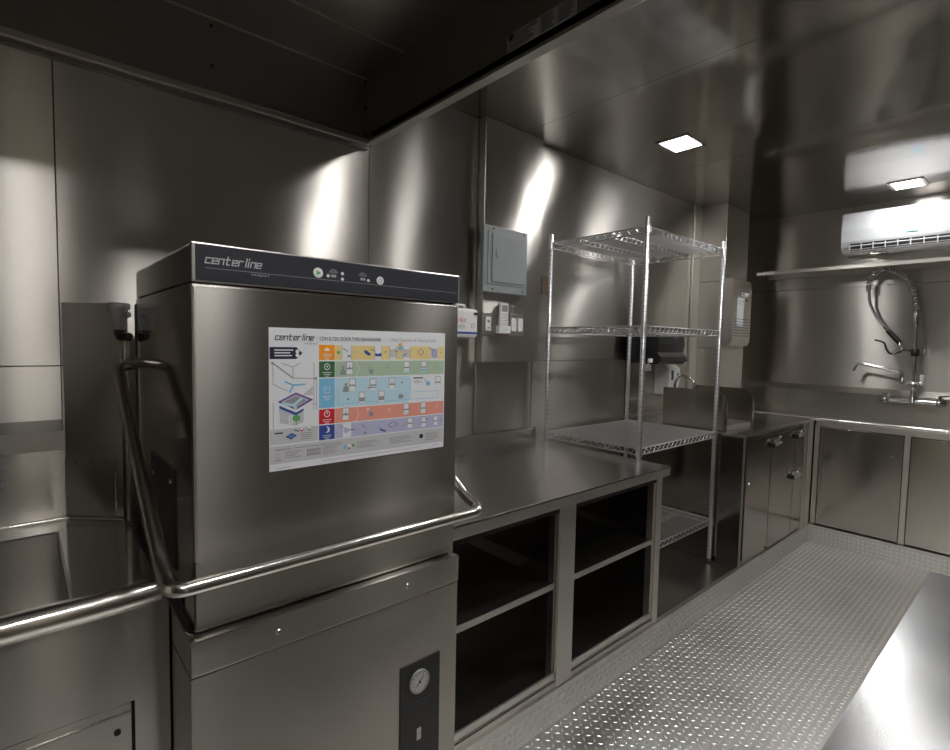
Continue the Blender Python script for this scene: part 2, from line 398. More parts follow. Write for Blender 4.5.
def logo(b, x, y, z, h, mat, w=None):
    """the maker's wide squared italic lettering drawn as strokes, facing -y"""
    G = {'c': [[(1, 1), (0, 1), (0, 0), (1, 0)]], 'e': [[(1, 0), (0, 0), (0, 1), (1, 1), (1, .5), (0, .5)]],
         'n': [[(0, 0), (0, 1), (1, 1), (1, 0)]], 't': [[(.35, 1.5), (.35, 0), (.9, 0)], [(0, 1), (.9, 1)]],
         'r': [[(0, 0), (0, 1), (.9, 1)]], 'l': [[(0, 1.6), (0, 0)]], 'i': [[(0, 0), (0, 1)], [(0, 1.4), (0, 1.6)]]}
    A = {'l': .45, 'i': .45, 't': 1.25, 'r': 1.3}
    cw = h * 1.05; cx = 0; th = h * .115
    for ch in 'centerline':
        for st in G[ch]:
            for (a, c) in zip(st[:-1], st[1:]):
                p = (cx + a[0] * cw * .8, a[1] * h); q = (cx + c[0] * cw * .8, c[1] * h)
                p = (p[0] + p[1] * .22, p[1]); q = (q[0] + q[1] * .22, q[1])
                dx, dz = q[0] - p[0], q[1] - p[1]; l = math.hypot(dx, dz); ux, uz = dx / l * th, dz / l * th
                P = [(x + p[0] - ux - uz, z + p[1] - uz + ux), (x + p[0] - ux + uz, z + p[1] - uz - ux), (x + q[0] + ux + uz, z + q[1] + uz - ux), (x + q[0] + ux - uz, z + q[1] + uz + ux)]
                b.add([(v[0], y, v[1]) for v in P], [(0, 1, 2, 3)], mat)
        cx += cw * A.get(ch, 1.12)
    return cx
b = MB(); w = logo(b, .262, YD - .0050, 1.5420, .0098, 'greyprint')
b.box(.262, .870, YD - .0050, YD - .0046, 1.5325, 1.5332, 'greymid')
b.text('HOBART', (.345, YD - .0050, 1.5258), (1, 0, 0), (0, 0, 1), .0065, 'greymid', xs=1.4)
b.build('logo_lettering', cpn)
def button(x, z, r, icon):
    b = MB(); b.lathe((x, YD - .0042, z), (0, -1, 0), [(0, r), (.0014, r), (.002, r * .9)], 'white', 24)
    y = YD - .0066
    if icon == 'play': b.add([(x - r * .35, y, z - r * .5), (x + r * .55, y, z), (x - r * .35, y, z + r * .5)], [(0, 1, 2)], 'greenmid')
    else:
        b.tube([(x + r * .5 * math.cos(a), y, z + r * .5 * math.sin(a)) for a in [math.radians(130 + 280 * k / 12) for k in range(13)]], r * .07, 'greydark', 4)
        b.tube([(x, y, z + r * .15), (x, y, z + r * .7)], r * .07, 'greydark', 4)
    b.build('button', cpn)
button(.484, 1.546, .011, 'play'); button(.637, 1.5435, .0095, 'power')
for x in (.520, .592):
    b = MB()
    for k in range(3): b.tube([(x + (.011 - .003 * k) * math.cos(a), YD - .0047, 1.546 + (.011 - .003 * k) * math.sin(a)) for a in [math.radians(20 + 140 * q / 8) for q in range(9)]], .0005, 'greymid', 4)
    b.box(x - .006, x + .006, YD - .005, YD - .0045, 1.540, 1.5455, 'greymid'); b.build('printed_symbol', cpn)
for x, z in ((.507, 1.542), (.541, 1.550), (.541, 1.538), (.606, 1.541)):
    MB().lathe((x, YD - .0044, z), (0, -1, 0), [(0, .0035), (.001, .0035)], 'white', 12).build('indicator_light', cpn)

# handle: one bent tube round the front of the door back to the rear pivots
b = MB()
path = fillet([(X0 - .001, 1.585, 1.335), (.180, 1.575, 1.325), (.180, 1.05, .980), (.180, .988, .962), (.900, .988, .962), (.900, 1.05, .980), (.900, 1.575, 1.325), (X1 + .001, 1.585, 1.335)], .06, 8)
b.tube(path, .0135, 'tube', 16); b.build('handle_rail', dw)
b = MB(); b.box(X0 - .004, X0, 1.235, 1.49, .90, 1.12, 'black', .001)  # black plate with two screw heads on the machine side
for y, z in ((1.26, 1.09), (1.46, 1.07)): b.lathe((X0 - .004, y, z), (-1, 0, 0), [(0, .006), (.003, .005)], 'chrome', 10)
b.build('side_plate', dw)
b = MB(); b.box(.236, .262, 1.692, 1.70, .84, 1.49, 'black'); b.build('rear_track', dw)

# printed guide on the door
YS = YD - .0012
st = MB(); st.box(.380, .8355, YS, YD - .0001, 1.1255, 1.4255, 'paper')
stick = st.build('instruction_sticker', door)
b = MB(); U, V = (1, 0, 0), (0, 0, 1); lay = [0]
def R(x0, x1, z0, z1, m, k=1): b.add([(x0, YS - .00018 * k, z0), (x1, YS - .00018 * k, z0), (x1, YS - .00018 * k, z1), (x0, YS - .00018 * k, z1)], [(0, 1, 2, 3)], m)
def PG(pts, m, k=1): b.add([(p[0], YS - .00018 * k, p[1]) for p in pts], [tuple(range(len(pts)))], m)
def LN(x0, z0, x1, z1, w, m, k=3):
    dx, dz = x1 - x0, z1 - z0; l = math.hypot(dx, dz); nx, nz = -dz / l * w / 2, dx / l * w / 2
    PG([(x0 - nx, z0 - nz), (x1 - nx, z1 - nz), (x1 + nx, z1 + nz), (x0 + nx, z0 + nz)], m, k)
def CI(x, z, r, m, k=3, n=14, sx=1): PG([(x + r * sx * math.cos(2 * PI * i / n), z + r * math.sin(2 * PI * i / n)) for i in range(n)], m, k)
def RG(x, z, r, w, m, k=4, a0=0, a1=360, n=16):
    for i in range(n):
        a, c = [math.radians(a0 + (a1 - a0) * q / n) for q in (i, i + 1)]
        LN(x + r * math.cos(a), z + r * math.sin(a), x + r * math.cos(c), z + r * math.sin(c), w, m, k)
def T(s_, x, z, size, m, align='LEFT', xs=1.0, k=4): b.text(s_, (x, YS, z), U, V, size, m, align, 0, .00018 * k, xs)
def lines(x, z, w, n, m='greydark', dz=.0042, h=.0016):
    for i in range(n): R(x, x + w * random.choice((1, .92, .8, .65)), z - i * dz - h, z - i * dz, m, 3)
logo(b, .3925, YS - .0005, 1.4005, .0079, 'navy')
T('HOBART', .455, 1.3915, .0062, 'greydark', xs=1.3)
T('CDH & CDL DOOR TYPE DISHWASHER', .4885, 1.4008, .0118, 'navy', xs=.745, k=6)
T('| Daily Operation & Cleaning Guide', .6665, 1.4020, .0112, 'greydark', xs=.86)
# arrow
PG([(.3812, 1.3605), (.4375, 1.3605), (.4505, 1.373), (.4375, 1.3855), (.3812, 1.3855)], 'navy')
for i, w in enumerate((.043, .036, .040)): R(.391, .391 + w * .92, 1.378 - i * .0058, 1.3805 - i * .0058, 'paper', 3)
CI(.4395, 1.3765, .0042, 'paper'); CI(.4395, 1.3685, .0042, 'paper')
# machine diagram
for q in ((.388, 1.352, .430, 1.320), (.388, 1.349, .388, 1.308), (.388, 1.308, .418, 1.293), (.430, 1.320, .478, 1.318), (.430, 1.320, .430, 1.343), (.430, 1.343, .445, 1.352), (.430, 1.343, .406, 1.352), (.476, 1.352, .476, 1.250), (.482, 1.318, .482, 1.250), (.388, 1.270, .388, 1.215), (.482, 1.262, .472, 1.262)):
    LN(*q, .0013, 'greydark')
LN(.388, 1.352, .430, 1.320, .0028, 'greydark', 2); CI(.387, 1.352, .003, 'greydark'); CI(.480, 1.318, .003, 'greydark')
PG([(.474, 1.302), (.474, 1.282), (.450, 1.282)], 'greyprint', 1)
for q in ((.431, 1.305, .412, 1.313), (.431, 1.305, .457, 1.306), (.431, 1.305, .422, 1.289)): LN(*q, .0035, 'sky', 3)
PG([(.400, 1.262), (.440, 1.245), (.453, 1.252), (.453, 1.225), (.435, 1.218), (.402, 1.226)], 'greyprint', 1)
PG([(.397, 1.271), (.436, 1.289), (.475, 1.272), (.436, 1.252)], 'purple', 2); PG([(.405, 1.271), (.436, 1.285), (.466, 1.272), (.436, 1.257)], 'lilac', 3)
PG([(.412, 1.271), (.436, 1.281), (.459, 1.271), (.436, 1.260)], 'greydark', 4)
for q in ((.405, 1.267, .431, 1.262), (.431, 1.262, .449, 1.276), (.431, 1.262, .437, 1.254)): LN(*q, .006, 'skypale', 5)
PG([(.401, 1.263), (.436, 1.246), (.453, 1.254), (.453, 1.249), (.436, 1.240), (.401, 1.257)], 'blueprint', 3)
R(.4205, .4285, 1.222, 1.241, 'paper', 4); LN(.4245, 1.223, .4245, 1.240, .0012, 'greydark', 5)
CI(.437, 1.234, .007, 'greenmid', 4, 12, 1.3); LN(.437, 1.228, .437, 1.219, .002, 'greenmid', 4)
R(.3812, .4855, 1.1810, 1.2135, 'greyprint', 1)
R(.391, .408, 1.2035, 1.2065, 'navy', 3)
PG([(.413, 1.196), (.427, 1.203), (.439, 1.197), (.425, 1.189)], 'blueprint', 3); LN(.418, 1.199, .433, 1.193, .001, 'sky', 4); LN(.420, 1.1935, .433, 1.200, .001, 'sky', 4)
CI(.449, 1.2085, .004, 'red', 3); CI(.466, 1.2085, .004, 'greenmid', 3); CI(.449, 1.2105, .003, 'paper', 4); CI(.466, 1.2105, .003, 'paper', 4)
lines(.446, 1.201, .033, 4); LN(.432, 1.209, .443, 1.205, .002, 'navy')
# rows
rows = [('orange', 'yellow', 1.3912, 1.3580), ('green', 'greenpale', 1.3547, 1.3195), ('sky', 'skypale', 1.3170, 1.2515), ('red', 'salmon', 1.2485, 1.2155), ('blueprint', 'lilac', 1.2130, 1.1800)]
for i, (h, p, z1, z0) in enumerate(rows):
    R(.4880, .5250, z0, z1, h, 1); zm = (z0 + z1) / 2; H = z1 - z0
    cx = .5065
    if i == 0: CI(cx, zm + .004, .006, 'paper', 3, 12, 1.1); R(cx - .009, cx + .009, zm - .004, zm + .0035, 'orange', 4); R(cx - .010, cx + .010, zm - .0045, zm - .003, 'paper', 5)
    elif i == 2: R(cx - .007, cx + .007, zm + .000, zm + .014, 'paper', 3); R(cx - .006, cx + .006, zm + .001, zm + .013, 'sky', 4); LN(cx - .002, zm + .011, cx - .002, zm + .006, .0015, 'paper', 5)
    elif i == 4: CI(cx, zm + .006, .007, 'paper', 3); CI(cx - .004, zm + .0065, .0062, 'blueprint', 4)
    else:
        RG(cx, zm + .006, .0065, .0018, 'paper'); 
        if i == 3: LN(cx, zm + .005, cx, zm + .014, .002, 'paper', 5)
        else: PG([(cx - .003, zm + .008), (cx + .003, zm + .008), (cx, zm + .003)], 'paper', 5)
    for k in range(3): R(cx - .011 + .003 * k, cx + .011 - .003 * k, zm - .0075 - .004 * k, zm - .0062 - .004 * k, 'paper', 3)
    if i == 2:
        R(.5260, .7185, z0, z1, p, 1); PG([(.7185, z0), (.729, z0 + .008), (.731, z0 + .030), (.731, z1 - .012), (.725, z1)] + [(.7185, z1)], p, 1)
        LN(.533, 1.292, .533, 1.258, .001, 'sky'); LN(.533, 1.258, .815, 1.258, .001, 'sky'); LN(.815, 1.258, .815, 1.276, .001, 'sky'); LN(.733, 1.276, .815, 1.276, .001, 'sky')
    elif i == 0:
        for x0, x1 in ((.5260, .541), (.5665, .625), (.6455, .667), (.686, .706), (.7265, .790), (.8125, .8325)): R(x0, x1, z0, z1 - .0005, p, 1)
        for x in (.5415, .566, .6255, .645, .667, .686, .706, .7265): LN(x, z0, x, z1, .001, 'greydark', 3)
        R(.6675, .6855, z0 + .005, z1 - .008, 'greyprint', 1); R(.7065, .7260, z0 + .005, z1 - .008, 'greyprint', 1)
    else: R(.5260, .8330, z0, z1, p, 1)
    if i in (1, 3): LN(.578, z0, .585, zm, .001, 'paper', 2); LN(.585, zm, .578, z1, .001, 'paper', 2)
def machine(x, z, s=1.0, open_=True, m='greydark'):
    R(x - .0085 * s, x + .0085 * s, z - .010 * s, z + .013 * s, m, 3); R(x - .0070 * s, x + .0070 * s, z - .001 * s, z + .0115 * s, 'paper', 4)
    R(x - .0070 * s, x + .0070 * s, z - .015 * s, z - .0045 * s, 'paper' if open_ else 'greyprint', 4)
def person(x, z, m='greydark'):
    CI(x, z + .008, .0035, m, 4); PG([(x - .008, z - .009), (x + .008, z - .009), (x + .006, z + .002), (x, z + .006), (x - .006, z + .002)], m, 4)
# pictograms, row by row
LN(.545, 1.3845, .557, 1.376, .0015, 'navy'); CI(.5335, 1.3745, .0035, 'greenmid'); R(.556, .564, 1.364, 1.369, 'greydark', 3); CI(.574, 1.376, .002, 'greymid')
PG([(.597, 1.381), (.607, 1.378), (.617, 1.370), (.610, 1.367), (.600, 1.373)], 'blueprint', 3); PG([(.627, 1.366), (.644, 1.366), (.644, 1.373), (.638, 1.373), (.634, 1.371), (.627, 1.374)], 'blueprint', 4); LN(.615, 1.383, .627, 1.378, .0015, 'navy')
CI(.655, 1.376, .0018, 'navy'); CI(.697, 1.386, .007, 'sky', 4); CI(.697, 1.393, .006, 'orange', 3); CI(.697, 1.368, .004, 'skypale', 4); LN(.680, 1.380, .690, 1.376, .0015, 'navy'); LN(.706, 1.366, .716, 1.373, .0015, 'navy')
for q in ((.748, 1.376, .758, 1.384), (.758, 1.384, .768, 1.377), (.768, 1.377, .758, 1.368), (.758, 1.368, .748, 1.376)): LN(*q, .0013, 'purple')
R(.791, .8115, 1.3605, 1.3855, 'lilac', 2); LN(.785, 1.386, .800, 1.380, .0015, 'navy'); RG(.801, 1.372, .006, .0012, 'purple'); CI(.822, 1.376, .002, 'greydark')
person(.545, 1.333); machine(.561, 1.341); LN(.561, 1.345, .561, 1.336, .0015, 'navy', 6)
CI(.617, 1.330, .006, 'greydark'); LN(.613, 1.333, .609, 1.341, .002, 'greydark'); PG([(.657, 1.337), (.663, 1.337), (.660, 1.342)], 'greydark', 4)
machine(.716, 1.341); R(.712, .720, 1.326, 1.3325, 'skypale', 5); machine(.768, 1.341); R(.762, .774, 1.327, 1.334, 'sky', 5); RG(.810, 1.338, .003, .0008, 'greydark')
person(.552, 1.294); machine(.568, 1.302); machine(.622, 1.3005); R(.608, .628, 1.291, 1.294, 'greydark', 6); machine(.674, 1.3005); LN(.674, 1.306, .674, 1.298, .0015, 'navy', 6); CI(.703, 1.301, .002, 'navy')
R(.737, .766, 1.3095, 1.3125, 'navy', 3); lines(.739, 1.305, .026, 2); CI(.782, 1.296, .006, 'sky', 4, 10, 1.2); LN(.776, 1.301, .771, 1.308, .0018, 'greydark'); machine(.814, 1.301)
PG([(.556, 1.271), (.561, 1.268), (.556, 1.265)], 'green', 4); machine(.593, 1.271, .95); R(.586, .600, 1.261, 1.267, 'greydark', 6); machine(.645, 1.271, .95); R(.638, .652, 1.261, 1.267, 'greydark', 6); CI(.700, 1.267, .006, 'greydark', 3, 10, 1.3)
machine(.552, 1.236); LN(.552, 1.240, .552, 1.230, .0015, 'navy', 6); CI(.618, 1.229, .006, 'greydark'); LN(.612, 1.233, .609, 1.241, .002, 'greydark'); CI(.609, 1.241, .003, 'paper', 5)
RG(.668, 1.236, .003, .0008, 'paper'); machine(.716, 1.236); R(.712, .720, 1.2205, 1.227, 'skypale', 5); machine(.768, 1.236); R(.763, .773, 1.2205, 1.227, 'paper', 5); RG(.812, 1.236, .003, .0008, 'paper')
LN(.540, 1.207, .556, 1.200, .0013, 'purple'); R(.545, .566, 1.181, 1.2125, 'paper', 2); CI(.554, 1.196, .006, 'lilac', 3, 10, 1.3); LN(.560, 1.198, .575, 1.196, .0015, 'navy')
LN(.594, 1.207, .602, 1.198, .003, 'greydark'); CI(.602, 1.186, .003, 'greenmid'); PG([(.640, 1.195), (.648, 1.190), (.660, 1.186), (.655, 1.183), (.643, 1.188)], 'blueprint', 4)
for q in ((.664, 1.199, .680, 1.206), (.680, 1.206, .692, 1.199), (.692, 1.199, .676, 1.191), (.676, 1.191, .664, 1.199)): LN(*q, .0013, 'purple')
RG(.708, 1.192, .0028, .0012, 'greydark', 4, 30, 330); RG(.713, 1.198, .0028, .0012, 'greydark', 4, 30, 330)
machine(.728, 1.200, .9); machine(.770, 1.199, .9); LN(.776, 1.207, .786, 1.201, .003, 'greydark', 5); machine(.808, 1.199, .85); RG(.825, 1.199, .0035, .001, 'blueprint', 4, -120, 120)
# footer
R(.3812, .8330, 1.1405, 1.1780, 'greyprint', 1)
T('Operation Tips', .391, 1.1685, .0062, 'navy', xs=.9); R(.432, .540, 1.1695, 1.1712, 'greydark', 3)
RG(.397, 1.157, .005, .0008, 'greydark'); R(.391, .405, 1.1465, 1.149, 'greydark', 3)
lines(.412, 1.1645, .038, 4); 
for r_ in range(2):
    for q in range(9): R(.460 + q * .0036, .4628 + q * .0036, 1.149 + r_ * .0085, 1.156 + r_ * .0085, 'greydark', 3)
lines(.496, 1.1665, .044, 5); CI(.551, 1.158, .0055, 'sky', 3, 10, .8); CI(.562, 1.160, .004, 'paper', 4); CI(.571, 1.160, .004, 'greenmid', 3); CI(.561, 1.155, .003, 'red', 3)
lines(.580, 1.1665, .062, 4); R(.6555, .661, 1.153, 1.166, 'greenmid', 3); R(.6565, .660, 1.154, 1.165, 'paper', 4); lines(.670, 1.1670, .062, 4)
CI(.763, 1.1615, .006, 'gap', 3); lines(.775, 1.1670, .046, 5)
R(.497, .770, 1.1335, 1.1346, 'greymid', 3); R(.395, .425, 1.1300, 1.1315, 'greymid', 3); R(.800, .818, 1.1335, 1.1346, 'greymid', 3)
b.build('guide_print', stick)

# ------------------------------------------------------------------ vacuum breaker beside the dishwasher
t = thing('vacuum_breaker', 'grey cast vacuum breaker valve with a black elbow beside the dishwasher corner', 'valve', (.205, 1.745, .86))
cx, cy = .206, 1.752
b = MB(); b.lathe((cx, cy, 1.420), (0, 0, 1), [(0, .014), (.012, .016), (.035, .021), (.058, .0225)], 'cast', 20); b.cyl((cx, cy, 1.462), (.226, cy - .03, 1.462), .008, 'cast', 12); b.build('body', t)
b = MB(); b.lathe((cx, cy, 1.477), (0, 0, 1), [(0, .026), (.003, .028), (.015, .028), (.018, .023)], 'cast', 8); b.build('cap', t)
b = MB(); b.tube(fillet([(cx, cy, 1.422), (cx, cy, 1.400), (.226, cy - .03, 1.400)], .012, 5), .0125, 'black', 12); b.build('elbow', t)
b = MB(); b.cyl((.224, 1.775, .866), (.224, 1.775, 1.47), .006, 'tube', 10); b.build('riser_pipe', t)

# ------------------------------------------------------------------ scullery sink at far left
t = thing('scullery_sink', 'stainless steel sink unit left of the dishwasher with a rolled front rim', 'sink', (-.45, 1.6, 0))
SX0, SX1, SZ = XR + .02, .2225, .848
b = MB(); b.box(SX0, SX1, 1.236, 1.25, .645, .845, 'sink').box(.158, SX1, 1.236, 1.25, .02, .645, 'sink').box(SX1 - .004, SX1, 1.25, 1.93, .02, .845, 'cab').box(SX0, .158, 1.236, 1.25, .02, .06, 'sink')
b.box(SX0, SX1, 1.28, 1.9, .0, .03, 'cab'); cabm = b.build('cabinet', t)
b = MB(); b.box(SX0 + .01, .153, 1.243, 1.248, .064, .640, 'sink', .001); b.box(SX0, .158, 1.25, 1.252, .06, .645, 'gap')
b.cyl((.128, 1.243, .585), (.128, 1.240, .585), .006, 'gap', 10); b.box(SX0 + .01, .153, 1.2405, 1.2445, .618, .622, 'cab'); b.build('access_door', t)
b = MB(); BX0, BX1, BY0, BY1 = -.60, .066, 1.33, 1.838
b.box(SX0, BX0, 1.245, 1.975, SZ - .003, SZ, 'sink').box(BX1, SX1, 1.245, 1.85, SZ - .003, SZ, 'sink').box(BX0, BX1, 1.245, BY0, SZ - .003, SZ, 'sink').box(BX0, BX1, BY1, 1.955, SZ - .003, SZ, 'sink').box(BX1, .10, 1.85, 1.955, SZ - .003, SZ, 'sink')
b.add([(.10, 1.85, SZ), (.217, 1.85, SZ), (.10, 1.955, SZ)], [(0, 1, 2)], 'sink')
b.tube([(SX0, 1.955, SZ + .004), (.092, 1.955, SZ + .004)], .008, 'tube', 8)
b.tube([(.092, 1.955, SZ + .004), (.217, 1.838, SZ + .004)], .005, 'tube', 8)
b.build('deck', t)
b = MB(); zb = SZ - .30; q = .018
b.box(BX0, BX1, BY0, BY1, zb - .003, zb, 'sink').box(BX1 - .003, BX1, BY0, BY1, zb, SZ, 'sink').box(BX0, BX0 + .003, BY0, BY1, zb, SZ, 'sink').box(BX0, BX1, BY1 - .003, BY1, zb, SZ, 'sink').box(BX0, BX1, BY0, BY0 + .003, zb, SZ, 'sink')
b.tube([(BX1 - .003, BY0, SZ - .001), (BX1 - .003, BY1, SZ - .001), (BX0, BY1, SZ - .001)], .004, 'tube', 8)
b.build('basin', t)
b = MB(); b.tube([(SX0, 1.232, .868), (.10, 1.232, .868), (.205, 1.234, .870)], .0265, 'tube', 20); b.box(SX0, .205, 1.24, 1.26, .845, .87, 'sink'); b.build('rolled_rim', t)
b = MB(); b.prism([(1.988, .85), (1.955, .85), (1.955, 1.118), (1.988, 1.148)], (SX0, 0, 0), (0, 1, 0), (0, 0, 1), (.087 - SX0, 0, 0), 'sink')
b.box(SX0, .0875, 1.953, 1.9555, 1.062, 1.118, 'frame')
b.build('backsplash', t)
for x, z in ((-.052, 1.025), (-.052, .975)): MB().lathe((x, 1.9555, z), (0, -1, 0), [(0, .009), (.003, .008)], 'greydark', 14).build('hole_plug', t)

b = MB()
rotd = Matrix.Translation((.090, 1.950, 0)) @ Matrix.Rotation(math.atan2(-.117, .128), 4, 'Z')
b.box(0, .172, 0, .003, .862, 1.498, 'cab', rot=rotd).box(0, .150, -.003, 0, .862, 1.035, 'cab', rot=rotd)
for u in (.03, .075, .12): b.box(u, u + .004, -.0045, -.003, 1.022, 1.026, 'gap', rot=rotd)
tag(b.build('corner_splash_panel'), 'plain steel splash panel angled across the corner between sink and dishwasher', 'panel')

# ------------------------------------------------------------------ open storage cabinet and its worktop
t = thing('storage_cabinet', 'open steel storage cabinet with two bays under the worktop', 'cabinet', (1.53, 1.57, .125))
cx0, cx1, cz0, cz1 = .890, 2.185, .127, .818
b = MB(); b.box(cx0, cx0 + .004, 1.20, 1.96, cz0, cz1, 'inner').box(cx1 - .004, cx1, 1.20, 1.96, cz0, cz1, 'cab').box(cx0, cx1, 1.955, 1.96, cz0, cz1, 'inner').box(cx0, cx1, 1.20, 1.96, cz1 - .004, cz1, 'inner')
b.build('body', t)
b = MB(); b.box(cx0, cx1, 1.18, 1.96, .158, .162, 'counter').box(cx0, cx1, 1.180, 1.190, .129, .185, 'frame', .002).box(cx0, cx1, 1.1785, 1.182, .150, .154, 'gap'); b.build('bottom_shelf', t)
for x0, x1 in ((cx0, 1.45), (1.55, 2.13)):
    b = MB(); b.box(x0, x1, 1.19, 1.955, .522, .526, 'counter').box(x0, x1, 1.188, 1.194, .504, .526, 'frame', .001); b.build('shelf', t)
b = MB(); b.box(1.461, 1.553, 1.176, 1.216, .129, cz1, 'frame', .002).box(1.448, 1.461, 1.190, 1.216, .160, cz1, 'inner').box(1.455, 1.462, 1.180, 1.190, .16, cz1, 'frame'); b.build('post', t)
b = MB(); b.box(2.140, 2.185, 1.176, 1.216, .129, cz1, 'frame', .002).box(2.128, 2.140, 1.186, 1.216, .160, cz1, 'frame'); b.build('post', t)
b = MB(); b.box(cx0, 2.185, 1.180, 1.20, .79, cz1, 'gap'); b.build('top_gap_strip', t)  # near-black strip standing for the shaded gap under the worktop

t = thing('worktop', 'long stainless steel worktop to the right of the dishwasher with a low backsplash', 'worktop', (1.55, 1.57, .82))
b = MB(); b.box(.888, 2.203, 1.150, 1.985, .856, .862, 'counter', .001).box(.888, 2.203, 1.150, 1.156, .820, .861, 'frame', .001).box(2.198, 2.203, 1.150, 1.985, .820, .861, 'frame'); b.box(.888, 2.203, 1.156, 1.17, .820, .823, 'frame'); b.build('top', t)
b = MB(); b.box(.888, 2.203, 1.970, 1.987, .862, .932, 'counter', .002); b.build('backsplash', t)

# ------------------------------------------------------------------ wire rack
def build_rack():
    t = thing('wire_rack', 'four-tier chrome wire shelving rack standing past the worktop end', 'shelving', (2.65, 1.63, .125))
    x0, x1, y0, y1 = 2.238, 3.062, 1.333, 1.925
    for px, py in ((x0, y0), (x1, y0), (x0, y1), (x1, y1)):
        b = MB().lathe((px, py, 0), (0, 0, 1), [(.145, .0125), (2.012, .0125), (2.016, .010)], 'zinc', 14); z = .17
        while z < 2.0:
            b.lathe((px, py, z), (0, 0, 1), [(0, .0128), (.0016, .0128)], 'greydark', 14); z += .0254
        p = b.build('post', t)
        MB().lathe((px, py, .1265), (0, 0, 1), [(0, .016), (.008, .016), (.012, .008), (.03, .008)], 'rubber', 12).build('foot', p)
    for zs in (1.970, 1.500, .905, .385):
        b = MB(); r = .0038
        for z in (zs, zs - .030):
            for a, c in (((x0, y0), (x1, y0)), ((x0, y1), (x1, y1)), ((x0, y0), (x0, y1)), ((x1, y0), (x1, y1))):
                b.tube([(a[0], a[1], z), (c[0], c[1], z)], r, 'zinc', 6)
        def zig(a, c):
            L = (Vector(c) - Vector(a)).length; n = int(L / .022); pts = []
            for i in range(n + 1):
                p = Vector(a).lerp(Vector(c), i / n); p.z = zs - (.002 if i % 2 else .028); pts.append(p)
            b.tube(pts, .0027, 'zinc', 5)
        for a, c in (((x0, y0, 0), (x1, y0, 0)), ((x0, y1, 0), (x1, y1, 0)), ((x0, y0, 0), (x0, y1, 0)), ((x1, y0, 0), (x1, y1, 0))): zig(a, c)
        for y in (y0 + .2, y0 + .4):
            b.tube([(x0, y, zs - .006), (x1, y, zs - .006)], .0028, 'zinc', 6); b.tube([(x0, y, zs - .028), (x1, y, zs - .028)], .0024, 'zinc', 6); zig((x0, y, 0), (x1, y, 0))
        n = 42
        for i in range(1, n): 
            x = x0 + (x1 - x0) * i / n; b.tube([(x, y0, zs + .002), (x, y1, zs + .002)], .0022, 'zinc', 4, caps=False)
        s = b.build('shelf', t)
        for px, py in ((x0, y0), (x1, y0), (x0, y1), (x1, y1)):
            MB().lathe((px, py, zs - .036), (0, 0, 1), [(0, .0175), (.038, .0155), (.042, .015)], 'zinc', 14).build('collar', s)
    return t
build_rack()
t = thing('rack_clip', 'small grey clamp on the nearest rack post beside the black towel dispenser', 'clip', (2.238, 1.333, 1.29))
MB().box(2.222, 2.285, 1.312, 1.319, 1.285, 1.315, 'cast', .002).box(2.262, 2.29, 1.308, 1.319, 1.325, 1.345, 'white', .002).build('clamp', t)
MB().cyl((2.262, 1.3155, 1.30), (2.262, 1.3155, 1.335), .004, 'cast', 8).build('stem', t)

# ------------------------------------------------------------------ items on the chase
t = thing('breaker_panel', 'grey metal electrical breaker panel on the wall chase', 'electrical panel', (1.90, 1.94, 1.66))
b = MB(); b.box(1.722, 2.036, 1.915, 1.9395, 1.660, 1.990, 'grey', .004)
b.box(1.749, 2.019, 1.9105, 1.916, 1.700, 1.965, 'grey', .003)
for x, z in ((1.785, 1.975), (2.005, 1.975), (1.785, 1.675), (2.005, 1.675)): b.lathe((x, 1.915, z), (0, -1, 0), [(0, .006), (.003, .005)], 'chrome', 10)
b.build('box', t)
b = MB(); b.box(1.774, 2.002, 1.905, 1.9105, 1.712, 1.950, 'grey', .003); dd = b.build('door', t)
b = MB(); b.tube([(1.799, 1.903, 1.86), (1.806, 1.903, 1.84), (1.814, 1.903, 1.835)], .0025, 'greydark', 6); b.box(1.796, 1.806, 1.902, 1.905, 1.845, 1.875, 'greydark'); b.build('latch', dd)

t = thing('outlet_plate', 'steel wall plate with one white device below the breaker panel', 'outlet', (1.778, 1.94, 1.50))
MB().box(1.747, 1.812, 1.936, 1.9395, 1.447, 1.560, 'frame', .001).build('plate', t)
b = MB(); b.box(1.762, 1.797, 1.931, 1.936, 1.468, 1.538, 'white', .001).box(1.773, 1.786, 1.9295, 1.931, 1.508, 1.522, 'greydark').box(1.773, 1.786, 1.9295, 1.931, 1.478, 1.486, 'greydark'); b.build('device', t)

t = thing('remote_control', 'white air conditioner remote in a wall holder between the two switch plates', 'remote', (1.875, 1.94, 1.45))
MB().box(1.838, 1.922, 1.912, 1.9395, 1.455, 1.495, 'white', .004).box(1.865, 1.90, 1.9114, 1.912, 1.471, 1.477, 'skypale').build('holder', t)
b = MB(); b.box(1.850, 1.910, 1.919, 1.9355, 1.496, 1.612, 'white', .004)
b.box(1.860, 1.900, 1.918, 1.9195, 1.568, 1.600, 'greydark')
for i in range(4):
    for j in range(3): b.box(1.861 + j * .014, 1.870 + j * .014, 1.918, 1.9195, 1.504 + i * .015, 1.511 + i * .015, 'greyprint')
b.build('handset', t)

t = thing('switch_plate', 'double steel switch plate with two white rocker switches', 'light switch', (1.985, 1.94, 1.50))
MB().box(1.935, 2.042, 1.936, 1.9395, 1.445, 1.562, 'frame', .001).build('plate', t)
for x in (1.963, 2.013):
    MB().box(x - .018, x + .018, 1.930, 1.936, 1.470, 1.538, 'white', .002).box(x - .006, x + .006, 1.9293, 1.930, 1.50, 1.502, 'greymid').build('rocker', t)

